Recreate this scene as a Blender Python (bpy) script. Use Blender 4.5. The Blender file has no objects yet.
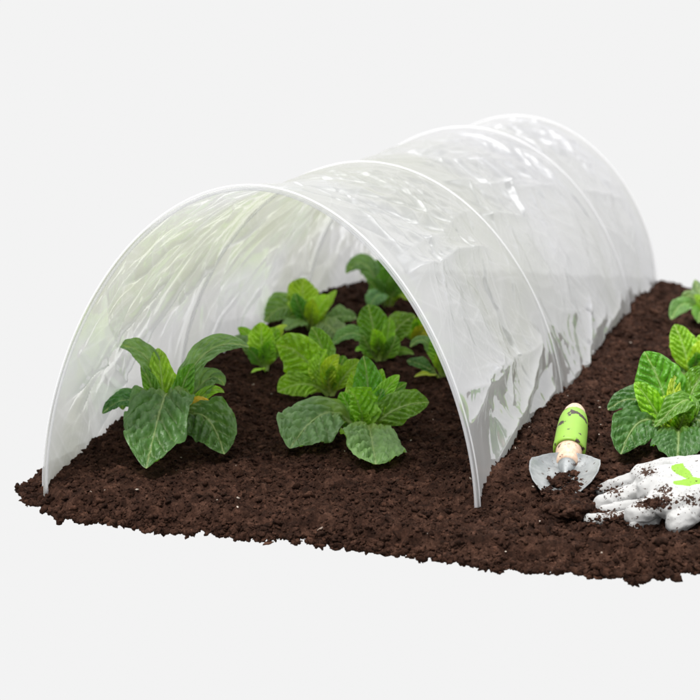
import bpy, bmesh, math, random
import numpy as np
from mathutils import Vector, Matrix, noise as mnoise

random.seed(7)
RNG = np.random.default_rng(7)
C = bpy.context.scene.collection
scene = bpy.context.scene

# ------------------------------------------------------------------ camera
CAM = np.array([0.6374, -2.1164, 0.5649])
YAW, PITCH, ROLL, FPX = -0.2442, 0.1784, -0.0081, 2033.0      # FPX: focal length in 1/700 of the frame
FW = np.array([math.sin(YAW) * math.cos(PITCH), math.cos(YAW) * math.cos(PITCH), -math.sin(PITCH)])
RT = np.array([math.cos(YAW), -math.sin(YAW), 0.0])
UP = np.cross(RT, FW)
RT, UP = RT * math.cos(ROLL) + UP * math.sin(ROLL), UP * math.cos(ROLL) - RT * math.sin(ROLL)
TOWARD = -np.array([FW[0], FW[1], 0]) / np.linalg.norm(FW[:2])
cd = bpy.data.cameras.new('camera')
cam = bpy.data.objects.new('camera', cd)
C.objects.link(cam)
cam.matrix_world = Matrix(((RT[0], UP[0], -FW[0], CAM[0]), (RT[1], UP[1], -FW[1], CAM[1]),
                           (RT[2], UP[2], -FW[2], CAM[2]), (0, 0, 0, 1)))
cd.sensor_width = 36
cd.lens = FPX / 700 * 36
cd.clip_start, cd.clip_end = 0.05, 100
cd.dof.use_dof = True
cd.dof.focus_distance = 2.28
cd.dof.aperture_fstop = 9.0
scene.camera = cam


def ray(px, py):
    return FW + RT * (px - 350) / FPX - UP * (py - 350) / FPX


def project(P):
    d = np.asarray(P) - CAM
    z = d @ FW
    return 350 + FPX * (d @ RT) / z, 350 - FPX * (d @ UP) / z, z


def on_plane(px, py, h=0.0):
    r = ray(px, py)
    return CAM + r * ((h - CAM[2]) / r[2])


def at_depth(px, py, z):
    return CAM + ray(px, py) * z


# ------------------------------------------------------------------ helpers
def mesh_obj(name, V, F, mat, parent=None, smooth=True, attrs=None):
    """V (n,3) array, F list of tuples or (m,k) array -> one linked mesh object"""
    me = bpy.data.meshes.new(name)
    V = np.asarray(V, dtype=np.float32)
    if isinstance(F, np.ndarray):
        F = [F]
    if isinstance(F, list) and len(F) and isinstance(F[0], np.ndarray):
        me.vertices.add(len(V))
        me.vertices.foreach_set('co', V.ravel())
        tot = sum(f.size for f in F)
        npoly = sum(len(f) for f in F)
        me.loops.add(tot)
        me.polygons.add(npoly)
        me.loops.foreach_set('vertex_index', np.concatenate([f.ravel() for f in F]).astype(np.int32))
        sizes = np.concatenate([np.full(len(f), f.shape[1], dtype=np.int32) for f in F])
        starts = np.concatenate([[0], np.cumsum(sizes)[:-1]]).astype(np.int32)
        me.polygons.foreach_set('loop_start', starts)
        me.update(calc_edges=True)
        me.validate()
    else:
        me.from_pydata([tuple(v) for v in V], [], F)
        me.update()
    if smooth:
        me.polygons.foreach_set('use_smooth', np.ones(len(me.polygons), dtype=bool))
    for k, a in (attrs or {}).items():
        at = me.attributes.new(k, 'FLOAT', 'POINT')
        at.data.foreach_set('value', np.asarray(a, dtype=np.float32))
    if mat:
        me.materials.append(mat)
    o = bpy.data.objects.new(name, me)
    C.objects.link(o)
    if parent:
        o.parent = parent
    return o


def empty(name, loc, label, cat, group=None):
    o = bpy.data.objects.new(name, None)
    C.objects.link(o)
    o.location = [float(c) for c in loc]
    o.empty_display_size = 0.05
    o['label'], o['category'] = label, cat
    if group:
        o['group'] = group
    return o


def vnoise(x, y, seed):
    """2-D value-gradient noise in about -1..1"""
    x = np.asarray(x, dtype=np.float64)
    y = np.asarray(y, dtype=np.float64)
    r = np.random.default_rng(seed)
    ang = r.random((256, 256)) * 2 * np.pi
    gx, gy = np.cos(ang), np.sin(ang)
    xi, yi = np.floor(x).astype(int), np.floor(y).astype(int)
    fx, fy = x - xi, y - yi
    u, v = fx * fx * fx * (fx * (fx * 6 - 15) + 10), fy * fy * fy * (fy * (fy * 6 - 15) + 10)

    def g(i, j):
        a, b = (xi + i) & 255, (yi + j) & 255
        return gx[a, b] * (fx - i) + gy[a, b] * (fy - j)
    return 1.5 * ((g(0, 0) * (1 - u) + g(1, 0) * u) * (1 - v) + (g(0, 1) * (1 - u) + g(1, 1) * u) * v)


def sstep(a, b, x):
    t = np.clip((x - a) / (b - a), 0, 1)
    return t * t * (3 - 2 * t)


def unit(v):
    v = np.asarray(v, dtype=float)
    return v / (np.linalg.norm(v, axis=-1, keepdims=True) + 1e-12)


def tube(points, radii, n=10, cap=True):
    """tube along points -> V, F"""
    P = np.asarray(points, float)
    T = unit(np.gradient(P, axis=0))
    ref = np.array([0.13, 0.21, 0.97])
    if abs(unit(P[-1] - P[0]) @ unit(ref)) > 0.9:
        ref = np.array([0.9, 0.3, 0.1])
    A = unit(np.cross(T, ref))
    B = np.cross(T, A)
    a = np.linspace(0, 2 * np.pi, n, endpoint=False)
    R = np.broadcast_to(np.asarray(radii, float), (len(P),))
    V = P[:, None] + R[:, None, None] * (np.cos(a)[None, :, None] * A[:, None] + np.sin(a)[None, :, None] * B[:, None])
    V = V.reshape(-1, 3)
    F = []
    for i in range(len(P) - 1):
        for k in range(n):
            F.append((i * n + k, i * n + (k + 1) % n, (i + 1) * n + (k + 1) % n, (i + 1) * n + k))
    if cap:
        F.append(tuple(range(n))[::-1])
        F.append(tuple((len(P) - 1) * n + k for k in range(n)))
    return V, F


# ------------------------------------------------------------------ node helpers
def new_mat(name):
    m = bpy.data.materials.new(name)
    m.use_nodes = True
    nt = m.node_tree
    nt.nodes.clear()
    out = nt.nodes.new('ShaderNodeOutputMaterial')
    return m, nt, out


def nd(nt, kind, **kw):
    n = nt.nodes.new('ShaderNode' + kind)
    for k, v in kw.items():
        if k.startswith('i_'):
            n.inputs[k[2:].replace('_', ' ')].default_value = v
        else:
            setattr(n, k, v)
    return n


def ramp(nt, fac, stops):
    n = nt.nodes.new('ShaderNodeValToRGB')
    cr = n.color_ramp
    while len(cr.elements) < len(stops):
        cr.elements.new(0.5)
    for e, (p, c) in zip(cr.elements, stops):
        e.position = p
        e.color = (*c, 1) if len(c) == 3 else c
    nt.links.new(fac, n.inputs['Fac'])
    return n.outputs['Color']


def mixc(nt, fac, a, b, mode='MIX'):
    n = nt.nodes.new('ShaderNodeMix')
    n.data_type = 'RGBA'
    n.blend_type = mode
    for sock, v in ((n.inputs[0], fac), (n.inputs[6], a), (n.inputs[7], b)):
        if hasattr(v, 'is_linked'):
            nt.links.new(v, sock)
        elif isinstance(v, (int, float)):
            sock.default_value = v
        else:
            sock.default_value = (*v, 1)
    return n.outputs[2]


def math_n(nt, op, a, b=None, clamp=False):
    n = nt.nodes.new('ShaderNodeMath')
    n.operation = op
    n.use_clamp = clamp
    for s, v in zip(n.inputs, (a, b)):
        if v is None:
            continue
        if hasattr(v, 'is_linked'):
            nt.links.new(v, s)
        else:
            s.default_value = v
    return n.outputs[0]


def tex_noise(nt, vec, scale, detail=4, rough=0.55, out='Fac', dist=0.0):
    n = nd(nt, 'TexNoise')
    n.inputs['Scale'].default_value = scale
    n.inputs['Detail'].default_value = detail
    n.inputs['Roughness'].default_value = rough
    n.inputs['Distortion'].default_value = dist
    nt.links.new(vec, n.inputs['Vector'])
    return n.outputs[out]


# ------------------------------------------------------------------ soil
SOIL, nt, out = new_mat('dark_potting_soil')
co = nd(nt, 'TexCoord').outputs['Object']
n1 = tex_noise(nt, co, 55, 6, 0.7)
n2 = tex_noise(nt, co, 420, 3, 0.6)
n3 = tex_noise(nt, co, 9, 3)
c = ramp(nt, n1, [(0.3, (0.0085, 0.0042, 0.0029)), (0.5, (0.030, 0.0147, 0.0100)), (0.72, (0.080, 0.042, 0.029))])
c2 = ramp(nt, n2, [(0.35, (0.55, 0.5, 0.48)), (0.65, (1.35, 1.32, 1.3))])
c = mixc(nt, 0.85, c, c2, 'MULTIPLY')
tone = nd(nt, 'Attribute')
tone.attribute_name = 'tone'
tr = ramp(nt, tone.outputs['Fac'], [(0.0, (0.5, 0.5, 0.5)), (0.5, (1, 1, 1)), (1.0, (1.55, 1.5, 1.45))])
c = mixc(nt, 1.0, c, tr, 'MULTIPLY')
perl = nd(nt, 'Attribute')
perl.attribute_name = 'fleck'
c = mixc(nt, perl.outputs['Fac'], c, (0.55, 0.47, 0.4))
bs = nd(nt, 'BsdfPrincipled')
bs.inputs['Roughness'].default_value = 0.95
bs.inputs['Specular IOR Level'].default_value = 0.07
nt.links.new(c, bs.inputs['Base Color'])
bp = nd(nt, 'Bump')
bp.inputs['Strength'].default_value = 0.6
bp.inputs['Distance'].default_value = 0.0015
nt.links.new(tex_noise(nt, co, 700, 4, 0.65), bp.inputs['Height'])
nt.links.new(bp.outputs[0], bs.inputs['Normal'])
nt.links.new(bs.outputs[0], out.inputs[0])

HOOP_Y = [0.0, 0.5665, 1.2686, 1.7428]
HOOP_W = [0.25, 0.2698, 0.2795, 0.2674]
HOOP_H = [0.3459, 0.3228, 0.3213, 0.3101]
HOOP_X = [0.0, -0.0093, -0.004, 0.0066]
EX, EZ = 1.0157, 1.1703


def gauss(d, s):
    return np.exp(-(d / s) ** 2)


def soil_h(x, y):
    """smooth lie of the bed, without the crumbs"""
    x = np.asarray(x, float)
    y = np.asarray(y, float)
    hw = np.interp(y, HOOP_Y, HOOP_W)
    h = 0.004 * vnoise(x * 7 + 3, y * 7, 11) + 0.003 * vnoise(x * 14, y * 14 + 5, 12)
    # ridge of soil heaped on the right skirt of the film, and inside on the left skirt
    env = sstep(-0.01, 0.08, y) * (1 - 0.45 * sstep(0.42, 0.56, y)) * (1 - 0.3 * gauss(y - 1.27, 0.1))
    h = h + 0.032 * env * gauss(x - hw - 0.012, 0.055)
    h = h + 0.020 * sstep(0.02, 0.25, y) * gauss(x + hw - 0.02, 0.07) * (1 - sstep(1.5, 1.8, y))
    h = h * (1 - 0.85 * sstep(1.35, 1.66, y)) - 0.006 * sstep(1.45, 1.66, y)
    h = h + 0.012 * gauss(x - 0.47, 0.12) * gauss(y - 0.55, 0.5)
    return h


def on_soil(px, py):
    h = 0.0
    for _ in range(12):
        p = on_plane(px, py, h)
        h = float(soil_h(p[0], p[1]))
    return p


edge_px = [(22, 490), (28, 505), (60, 521), (100, 523), (140, 531), (200, 536), (280, 545), (350, 549), (420, 561),
           (480, 570), (540, 572), (600, 577), (640, 583), (680, 579), (720, 577), (800, 572)]
edge = [on_plane(*p, -0.023)[:2] for p in edge_px]
far = [(0.75, 0.2), (0.80, 0.9), (0.80, 1.55), (0.62, 1.68), (0.40, 1.71), (0.30, 1.78), (0.27, 1.84), (0.0, 1.88),
       (-0.25, 1.84), (-0.30, 1.6), (-0.315, 1.2), (-0.31, 0.6), (-0.285, 0.25)]
poly = np.array([tuple(e) for e in edge] + far)


def signed_dist(X, Y):
    """positive inside the bed outline"""
    d = np.full(X.shape, 1e9)
    ins = np.zeros(X.shape, bool)
    n = len(poly)
    for i in range(n):
        a, b = poly[i], poly[(i + 1) % n]
        ab = b - a
        t = np.clip(((X - a[0]) * ab[0] + (Y - a[1]) * ab[1]) / (ab @ ab), 0, 1)
        d = np.minimum(d, np.hypot(X - a[0] - t * ab[0], Y - a[1] - t * ab[1]))
        cond = ((a[1] > Y) != (b[1] > Y)) & (X < (b[0] - a[0]) * (Y - a[1]) / (b[1] - a[1] + 1e-12) + a[0])
        ins ^= cond
    return np.where(ins, d, -d)


def clump(x, y, seed, f):
    """rounded clods with sharp dark gaps"""
    return 1 - np.abs(vnoise(x * f, y * f, seed)) * 1.6


def soil_surface(X, Y):
    sd = signed_dist(X, Y) + 0.006 * vnoise(X * 30, Y * 22, 31) + 0.0030 * vnoise(X * 75, Y * 50, 32)
    wx = X + 0.006 * vnoise(X * 45, Y * 45, 41)
    wy = Y + 0.006 * vnoise(X * 45 + 7, Y * 45, 42)
    Z = soil_h(X, Y)
    Z = Z + 0.0045 * vnoise(wx * 26, wy * 26, 21) + 0.0055 * (clump(wx, wy, 22, 55) - 0.5) \
        + 0.0042 * (clump(wx, wy, 23, 120) - 0.5) + 0.0022 * vnoise(wx * 230, wy * 230, 24) \
        + 0.0012 * vnoise(X * 420, Y * 420, 25)
    Z = Z - 0.020 * (1 - sstep(0.0, 0.035, sd))
    return Z, sd


def grid_soil(xs, ys, ymin=None):
    X, Y = np.meshgrid(xs, ys)
    Z, sd = soil_surface(X, Y)
    nx = len(xs)
    V = np.stack([X, Y, Z], -1).reshape(-1, 3)
    keep = (sd > -0.001)
    q = keep[:-1, :-1] & keep[1:, :-1] & keep[:-1, 1:] & keep[1:, 1:]
    idx = np.arange(X.size).reshape(X.shape)
    F = np.stack([idx[:-1, :-1], idx[:-1, 1:], idx[1:, 1:], idx[1:, :-1]], -1)[q]
    return V, F


x0, x1 = poly[:, 0].min() - 0.01, poly[:, 0].max() + 0.01
y0, y1 = poly[:, 1].min() - 0.01, poly[:, 1].max() + 0.01
ys = [y0]
while ys[-1] < y1:
    ys.append(ys[-1] + (0.0026 + 0.0020 * max(0, ys[-1] - 0.4)))
V0, F0 = grid_soil(np.arange(x0, x1, 0.0026), np.array(ys))
used = np.unique(F0)
remap = np.full(len(V0), -1)
remap[used] = np.arange(len(used))
V0, F0 = V0[used], remap[F0]

# crumbs and clods, part of the one soil mass
phi = (1 + 5 ** 0.5) / 2
ICO_V = unit(np.array([(-1, phi, 0), (1, phi, 0), (-1, -phi, 0), (1, -phi, 0), (0, -1, phi), (0, 1, phi), (0, -1, -phi),
                       (0, 1, -phi), (phi, 0, -1), (phi, 0, 1), (-phi, 0, -1), (-phi, 0, 1)]))
ICO_F = np.array([(0, 11, 5), (0, 5, 1), (0, 1, 7), (0, 7, 10), (0, 10, 11), (1, 5, 9), (5, 11, 4), (11, 10, 2), (10, 7, 6),
                  (7, 1, 8), (3, 9, 4), (3, 4, 2), (3, 2, 6), (3, 6, 8), (3, 8, 9), (4, 9, 5), (2, 4, 11), (6, 2, 10),
                  (8, 6, 7), (9, 8, 1)])


def subdivide(V, F):
    V = [tuple(v) for v in V]
    cache, out = {}, []

    def mid(a, b):
        k = (min(a, b), max(a, b))
        if k not in cache:
            V.append(tuple(unit((np.array(V[a]) + np.array(V[b])) / 2)))
            cache[k] = len(V) - 1
        return cache[k]
    for a, b, c in F:
        ab, bc, ca = mid(a, b), mid(b, c), mid(c, a)
        out += [(a, ab, ca), (b, bc, ab), (c, ca, bc), (ab, bc, ca)]
    return np.array(V), np.array(out)


ICO2_V, ICO2_F = subdivide(ICO_V, ICO_F)


def crumbs(P, size, fine):
    """P (n,3) centres, size (n) radii -> V, F with lumpy shapes"""
    bv, bf = (ICO2_V, ICO2_F) if fine else (ICO_V, ICO_F)
    n, m = len(P), len(bv)
    q = unit(RNG.normal(size=(n, 4)))
    w, x, y, z = q.T
    R = np.stack([1 - 2 * (y * y + z * z), 2 * (x * y - z * w), 2 * (x * z + y * w), 2 * (x * y + z * w), 1 - 2 * (x * x + z * z),
                  2 * (y * z - x * w), 2 * (x * z - y * w), 2 * (y * z + x * w), 1 - 2 * (x * x + y * y)], -1).reshape(n, 3, 3)
    sc = np.exp(RNG.normal(0, 0.28, size=(n, 1, 3)))
    ax = unit(RNG.normal(size=(n, 4, 3)))
    lump = np.einsum('mk,njk->nmj', bv, ax)
    r = 1 + 0.25 * np.sin(lump[..., 0] * 4 + ax[:, :1, 0] * 9) + 0.2 * np.sin(lump[..., 1] * 6 + 2) + RNG.normal(0, 0.09, (n, m))
    L = bv[None] * sc * r[..., None]
    L = np.einsum('nij,nmj->nmi', R, L) * np.asarray(size)[:, None, None]
    L[..., 2] *= 0.8
    V = (L + P[:, None]).reshape(-1, 3)
    F = (bf[None] + (np.arange(n) * m)[:, None, None]).reshape(-1, 3)
    return V, F, m


def scatter(n, ylo, yhi, smin, smax, power, sink=0.25):
    x = RNG.uniform(x0, x1, n)
    y = RNG.uniform(ylo, yhi, n)
    Z, sd = soil_surface(x, y)
    dens = vnoise(x * 18, y * 18, 77) + RNG.normal(0, 0.5, n)
    k = (sd > -0.002) & (dens > -0.45)
    x, y, Z = x[k], y[k], Z[k]
    s = smin + (smax - smin) * RNG.random(len(x)) ** power
    P = np.stack([x, y, Z + s * (0.35 - sink)], -1)
    u, v, d = project(P)
    vis = (u > -40) & (u < 760)
    return P[vis], s[vis]


allV, allF3, tone_l, fleck_l = [V0], [], [0.5 + 0.22 * vnoise(V0[:, 0] * 60, V0[:, 1] * 60, 91)], [np.zeros(len(V0))]
base_n = len(V0)


def add_crumbs(P, s, fine, fleck_p=0.006):
    global base_n
    V, F, m = crumbs(P, s, fine)
    allV.append(V)
    allF3.append(F + base_n)
    base_n += len(V)
    t = np.clip(RNG.normal(0.5, 0.2, len(P)), 0, 1)
    fl = np.where((RNG.random(len(P)) < fleck_p) & (s < 0.0022), RNG.uniform(0.3, 1, len(P)), 0)
    tone_l.append(np.repeat(t, m))
    fleck_l.append(np.repeat(fl, m))


for (n, ylo, yhi, a, b, pw, fine, fp) in [
        (30000, y0, 0.75, 0.0009, 0.0022, 1.5, False, 0.012),
        (20000, y0, 0.75, 0.0015, 0.0036, 2.2, True, 0.0),
        (260, y0, 0.75, 0.0036, 0.0068, 2.5, True, 0.0),
        (16000, 0.75, y1, 0.0016, 0.0035, 1.5, False, 0.008),
        (7000, 0.75, y1, 0.0035, 0.0070, 2.0, True, 0.0)]:
    P, s = scatter(n, ylo, yhi, a, b, pw)
    add_crumbs(P, s, fine, fp)
# crumbs clinging to the broken rim of the bed
k = 5200
seg = RNG.integers(0, len(edge_px) - 1, k)
tt = RNG.random(k)
rim = poly[seg] * (1 - tt[:, None]) + poly[seg + 1] * tt[:, None]
rx, ry = rim[:, 0] + RNG.normal(0, 0.006, k), rim[:, 1] + RNG.normal(0, 0.008, k)
rz, rsd = soil_surface(rx, ry)
kk = (rsd > -0.0015)
rs = 0.0010 + 0.0032 * RNG.random(k) ** 2.0
add_crumbs(np.stack([rx, ry, np.maximum(rz, -0.022) + 0.0005], -1)[kk], rs[kk], True, 0)
EXTRA = []          # heaps on the trowel and on the gloves are added before the soil is linked


def link_soil():
    for P, s in EXTRA:
        add_crumbs(P, s, True, 0)
    o = mesh_obj('soil', np.concatenate(allV), [F0] + allF3, SOIL, attrs={'tone': np.concatenate(tone_l), 'fleck': np.concatenate(fleck_l)})
    o['kind'] = 'structure'
    return o


# ------------------------------------------------------------------ tunnel
FILM, nt, out = new_mat('clear_polythene_film')
co = nd(nt, 'TexCoord').outputs['Object']
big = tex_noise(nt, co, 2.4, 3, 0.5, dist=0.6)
tint = ramp(nt, big, [(0.36, (0.82, 0.82, 0.835)), (0.5, (0.785, 0.79, 0.775)), (0.64, (0.71, 0.722, 0.65)), (0.75, (0.79, 0.79, 0.77))])  # olive patches put the blurred garden behind into the film colour
# garden green seen through the film, painted in high on its left side
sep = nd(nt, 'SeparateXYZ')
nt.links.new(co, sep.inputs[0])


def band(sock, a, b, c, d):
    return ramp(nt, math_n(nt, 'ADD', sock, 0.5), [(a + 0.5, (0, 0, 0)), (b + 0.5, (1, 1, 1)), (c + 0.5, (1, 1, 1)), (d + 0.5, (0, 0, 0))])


garden_blur = math_n(nt, 'MULTIPLY', band(sep.outputs['Z'], 0.13, 0.20, 0.28, 0.33), band(sep.outputs['X'], -0.45, -0.3, -0.14, -0.04))
garden_blur = math_n(nt, 'MULTIPLY', garden_blur, ramp(nt, tex_noise(nt, co, 7, 3), [(0.3, (0.35, 0.35, 0.35)), (0.6, (1, 1, 1))]), True)
tint = mixc(nt, garden_blur, tint, (0.70, 0.735, 0.58))
cr = nd(nt, 'Attribute')
cr.attribute_name = 'crease'
tint = mixc(nt, math_n(nt, 'MULTIPLY', cr.outputs['Fac'], 0.8, True), tint, (0.93, 0.93, 0.95))
df, tl = nd(nt, 'BsdfDiffuse'), nd(nt, 'BsdfTranslucent')
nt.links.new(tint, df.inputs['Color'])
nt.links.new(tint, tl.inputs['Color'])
m1 = nd(nt, 'MixShader')
m1.inputs[0].default_value = 0.62
nt.links.new(df.outputs[0], m1.inputs[1])
nt.links.new(tl.outputs[0], m1.inputs[2])
tp = nd(nt, 'BsdfTransparent')
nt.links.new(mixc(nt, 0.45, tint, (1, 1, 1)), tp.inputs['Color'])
m2 = nd(nt, 'MixShader')
lw = nd(nt, 'LayerWeight')
lw.inputs['Blend'].default_value = 0.5
op = math_n(nt, 'ADD', math_n(nt, 'MULTIPLY', lw.outputs['Facing'], 0.12), 0.74)
op = math_n(nt, 'ADD', op, math_n(nt, 'MULTIPLY', cr.outputs['Fac'], 0.25), True)
nt.links.new(op, m2.inputs[0])
nt.links.new(tp.outputs[0], m2.inputs[1])
nt.links.new(m1.outputs[0], m2.inputs[2])
gl = nd(nt, 'BsdfGlossy')
gl.inputs['Roughness'].default_value = 0.05
gl.inputs['Color'].default_value = (0.95, 0.95, 0.97, 1)
gf = math_n(nt, 'ADD', math_n(nt, 'MULTIPLY', math_n(nt, 'POWER', lw.outputs['Facing'], 2.0), 0.10), 0.27, True)
m3 = nd(nt, 'MixShader')
nt.links.new(gf, m3.inputs[0])
nt.links.new(m2.outputs[0], m3.inputs[1])
nt.links.new(gl.outputs[0], m3.inputs[2])
nt.links.new(m3.outputs[0], out.inputs[0])

HOOPM, nt, out = new_mat('white_plastic_hoop')
bs = nd(nt, 'BsdfPrincipled')
bs.inputs['Base Color'].default_value = (0.9, 0.9, 0.93, 1)
bs.inputs['Roughness'].default_value = 0.3
tl = nd(nt, 'BsdfTranslucent')
tl.inputs['Color'].default_value = (0.93, 0.93, 0.96, 1)
tp = nd(nt, 'BsdfTransparent')
m1 = nd(nt, 'MixShader')
m1.inputs[0].default_value = 0.4
nt.links.new(bs.outputs[0], m1.inputs[1])
nt.links.new(tl.outputs[0], m1.inputs[2])
m2 = nd(nt, 'MixShader')
m2.inputs[0].default_value = 0.55
nt.links.new(m1.outputs[0], m2.inputs[1])
nt.links.new(tp.outputs[0], m2.inputs[2])
nt.links.new(m2.outputs[0], out.inputs[0])

HEM, nt, out = new_mat('doubled_film_hem')
df, tl = nd(nt, 'BsdfDiffuse'), nd(nt, 'BsdfTranslucent')
for s in (df, tl):
    s.inputs['Color'].default_value = (0.93, 0.93, 0.95, 1)
m1 = nd(nt, 'MixShader')
m1.inputs[0].default_value = 0.35
nt.links.new(df.outputs[0], m1.inputs[1])
nt.links.new(tl.outputs[0], m1.inputs[2])
gl = nd(nt, 'BsdfGlossy')
gl.inputs['Roughness'].default_value = 0.2
m3 = nd(nt, 'MixShader')
m3.inputs[0].default_value = 0.15
nt.links.new(m1.outputs[0], m3.inputs[1])
nt.links.new(gl.outputs[0], m3.inputs[2])
tp = nd(nt, 'BsdfTransparent')
m4 = nd(nt, 'MixShader')
m4.inputs[0].default_value = 0.6
nt.links.new(tp.outputs[0], m4.inputs[1])
nt.links.new(m3.outputs[0], m4.inputs[2])
nt.links.new(m4.outputs[0], out.inputs[0])


def arch(theta, w, h, xc):
    c, s = np.cos(theta), np.sin(theta)
    return xc + w * np.sign(c) * np.abs(c) ** EX, h * np.abs(s) ** EZ


NT, NV = 520, 640
theta = np.linspace(0.0, np.pi, NT)
vv = np.linspace(-0.004, HOOP_Y[3] + 0.004, NV)
TH, VV = np.meshgrid(theta, vv)                    # rows along the length
W = np.interp(VV, HOOP_Y, HOOP_W)
Hh = np.interp(VV, HOOP_Y, HOOP_H)
Xc = np.interp(VV, HOOP_Y, HOOP_X)
# sag between hoops
sag = np.zeros_like(VV)
for a, b in zip(HOOP_Y[:-1], HOOP_Y[1:]):
    u = np.clip((VV - a) / (b - a), 0, 1)
    sag = np.maximum(sag, 4 * u * (1 - u))
X, Z = arch(TH, W, Hh, Xc)
FX, FZ = X.copy(), Z.copy()
Nx, Nz = unit(np.stack([(X - Xc) / W ** 2, Z / Hh ** 2 + 1e-4], -1)).transpose(2, 0, 1)
ARC = TH / np.pi * 0.98                             # metres round the arch from the right foot
disp = -0.010 * sag * (0.4 + 0.6 * np.sin(TH)) * (1 + 0.5 * vnoise(VV * 3, ARC * 4, 51))
tens = 0.25 + 0.75 * np.sqrt(sag)                   # pulled tight at the hoops
wr = ARC * 9 + 2.2 * vnoise(VV * 3, ARC * 3, 52)
wl = VV * 3.5 + 1.5 * vnoise(VV * 3 + 4, ARC * 3, 53)
rid = 1 - np.abs(vnoise(wr + 0.9 * wl, wl - 0.25 * wr, 54)) * 1.7
rid2 = 1 - np.abs(vnoise(2.1 * wr - 2.4 * wl, 2 * wl + 0.3 * wr, 55)) * 1.7
rid3 = 1 - np.abs(vnoise(4.1 * wr + 5 * wl, 4.3 * wl - 0.6 * wr, 56)) * 1.7
disp += tens * (0.0016 * rid + 0.0007 * rid2 + 0.0013 * vnoise(VV * 6, ARC * 7, 57))
# straight taut creases running slantwise from hoop to hoop, in patches
rw = random.Random(5)
for k in range(26):
    ang = rw.choice((-1, 1)) * rw.uniform(0.15, 1.15)
    wl_ = rw.uniform(0.025, 0.11)
    q = (VV * math.sin(ang) + ARC * math.cos(ang)) / wl_ + rw.random() * 9 + 0.35 * vnoise(VV * 4 + k, ARC * 4, 200 + k)
    tri = np.abs((q % 1.0) - 0.5) * 2
    mask = sstep(0.12, 0.55, vnoise(VV * 4.5 + k * 3.1, ARC * 4.5 + k * 1.7, 300 + k))
    disp += tens * mask * wl_ * rw.uniform(0.015, 0.038) * np.where(tri > 0.55, tri, 0.55 + (tri - 0.55) * 0.25)
    crease_k = mask * np.clip(tri - 0.93, 0, 1) * 5
    CRK = crease_k if k == 0 else np.maximum(CRK, crease_k)
crease = np.clip(rid - 0.72, 0, 1) * 0.8 * tens + CRK * tens


def nearest(px, py, inside=False):
    P = np.stack([FX, VV, FZ], -1)
    u, v, d = project(P)
    cost = (u - px) ** 2 + (v - py) ** 2
    cost = np.where((TH > np.pi * 0.62) if not inside else (TH < np.pi * 0.5), 1e9, cost)
    i = np.unravel_index(np.argmin(cost), cost.shape)
    return ARC[i], VV[i]


def add_crease(a, b, amp, width, whiten=0.5, wob=0.008):
    global disp, crease
    (s0, v0), (s1, v1) = a, b
    d = np.array([s1 - s0, v1 - v0])
    L = np.hypot(*d)
    d = d / L
    t = ((ARC - s0) * d[0] + (VV - v0) * d[1]) / L
    off = -(ARC - s0) * d[1] + (VV - v0) * d[0] + wob * vnoise(t * 3 + s0 * 50, t * 0 + v0 * 31, 61)
    prof = np.exp(-np.abs(off / width)) * sstep(-0.02, 0.15, t) * (1 - sstep(0.8, 1.03, t))
    disp = disp + amp * prof
    crease = np.maximum(crease, whiten * np.exp(-np.abs(off / (width * 0.45)) ** 2) * sstep(-0.02, 0.2, t) * (1 - sstep(0.75, 1.03, t)))


# the folds one can pick out: right wall, then the inside of the left wall
for p0, p1, amp, w, wh, ins in [
        ((402, 273), (487, 243), 0.010, 0.012, 0.5, False), ((398, 262), (470, 206), 0.006, 0.012, 0.3, False),
        ((477, 488), (540, 330), 0.014, 0.022, 0.6, False), ((486, 490), (552, 355), -0.008, 0.012, 0.1, False),
        ((492, 478), (558, 368), 0.012, 0.014, 0.6, False),
        ((512, 458), (566, 398), 0.010, 0.012, 0.5, False), ((462, 430), (500, 345), 0.006, 0.010, 0.4, False),
        ((455, 400), (545, 335), 0.007, 0.016, 0.3, False),
        ((440, 184), (565, 190), 0.010, 0.014, 0.5, False), ((500, 175), (528, 216), 0.009, 0.012, 0.6, False),
        ((430, 160), (520, 160), 0.008, 0.012, 0.4, False), ((474, 218), (530, 216), 0.008, 0.012, 0.4, False),
        ((470, 120), (560, 180), 0.006, 0.012, 0.4, False), ((562, 390), (606, 300), 0.010, 0.016, 0.3, False),
        ((570, 385), (615, 318), -0.006, 0.012, 0.1, False), ((575, 372), (590, 290), 0.010, 0.012, 0.4, False),
        ((590, 355), (622, 290), 0.009, 0.010, 0.3, False), ((512, 150), (600, 240), 0.006, 0.012, 0.3, False),
        ((575, 190), (622, 200), 0.007, 0.012, 0.4, False), ((590, 220), (640, 260), 0.006, 0.012, 0.3, False),
        ((632, 310), (650, 280), 0.008, 0.010, 0.2, False),
        ((64, 410), (176, 268), -0.006, 0.006, 0.5, True), ((75, 430), (130, 300), -0.006, 0.006, 0.5, True),
        ((95, 440), (215, 240), -0.008, 0.008, 0.6, True), ((165, 310), (270, 215), -0.010, 0.012, 0.7, True),
        ((225, 350), (330, 255), -0.008, 0.010, 0.5, True), ((205, 375), (245, 330), -0.007, 0.010, 0.4, True),
        ((250, 320), (300, 200), -0.006, 0.010, 0.5, True), ((120, 290), (200, 225), -0.005, 0.006, 0.4, True)]:
    add_crease(nearest(*p0, ins), nearest(*p1, ins), amp, w, wh)
for _ in range(190):
    v0 = random.uniform(0, 1.7)
    s0 = random.uniform(0.02, 0.96)
    ang = random.choice((-1, 1)) * random.uniform(0.5, 1.2)
    L = random.uniform(0.12, 0.50)
    add_crease((s0, v0), (s0 + L * math.sin(ang), v0 + L * math.cos(ang)), random.choice((-1, 1)) * random.uniform(0.0008, 0.0028),
               random.uniform(0.004, 0.009), random.uniform(0.05, 0.4))
near = np.min([np.abs(VV - y) for y in HOOP_Y], axis=0)
disp = disp - 0.0045
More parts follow.
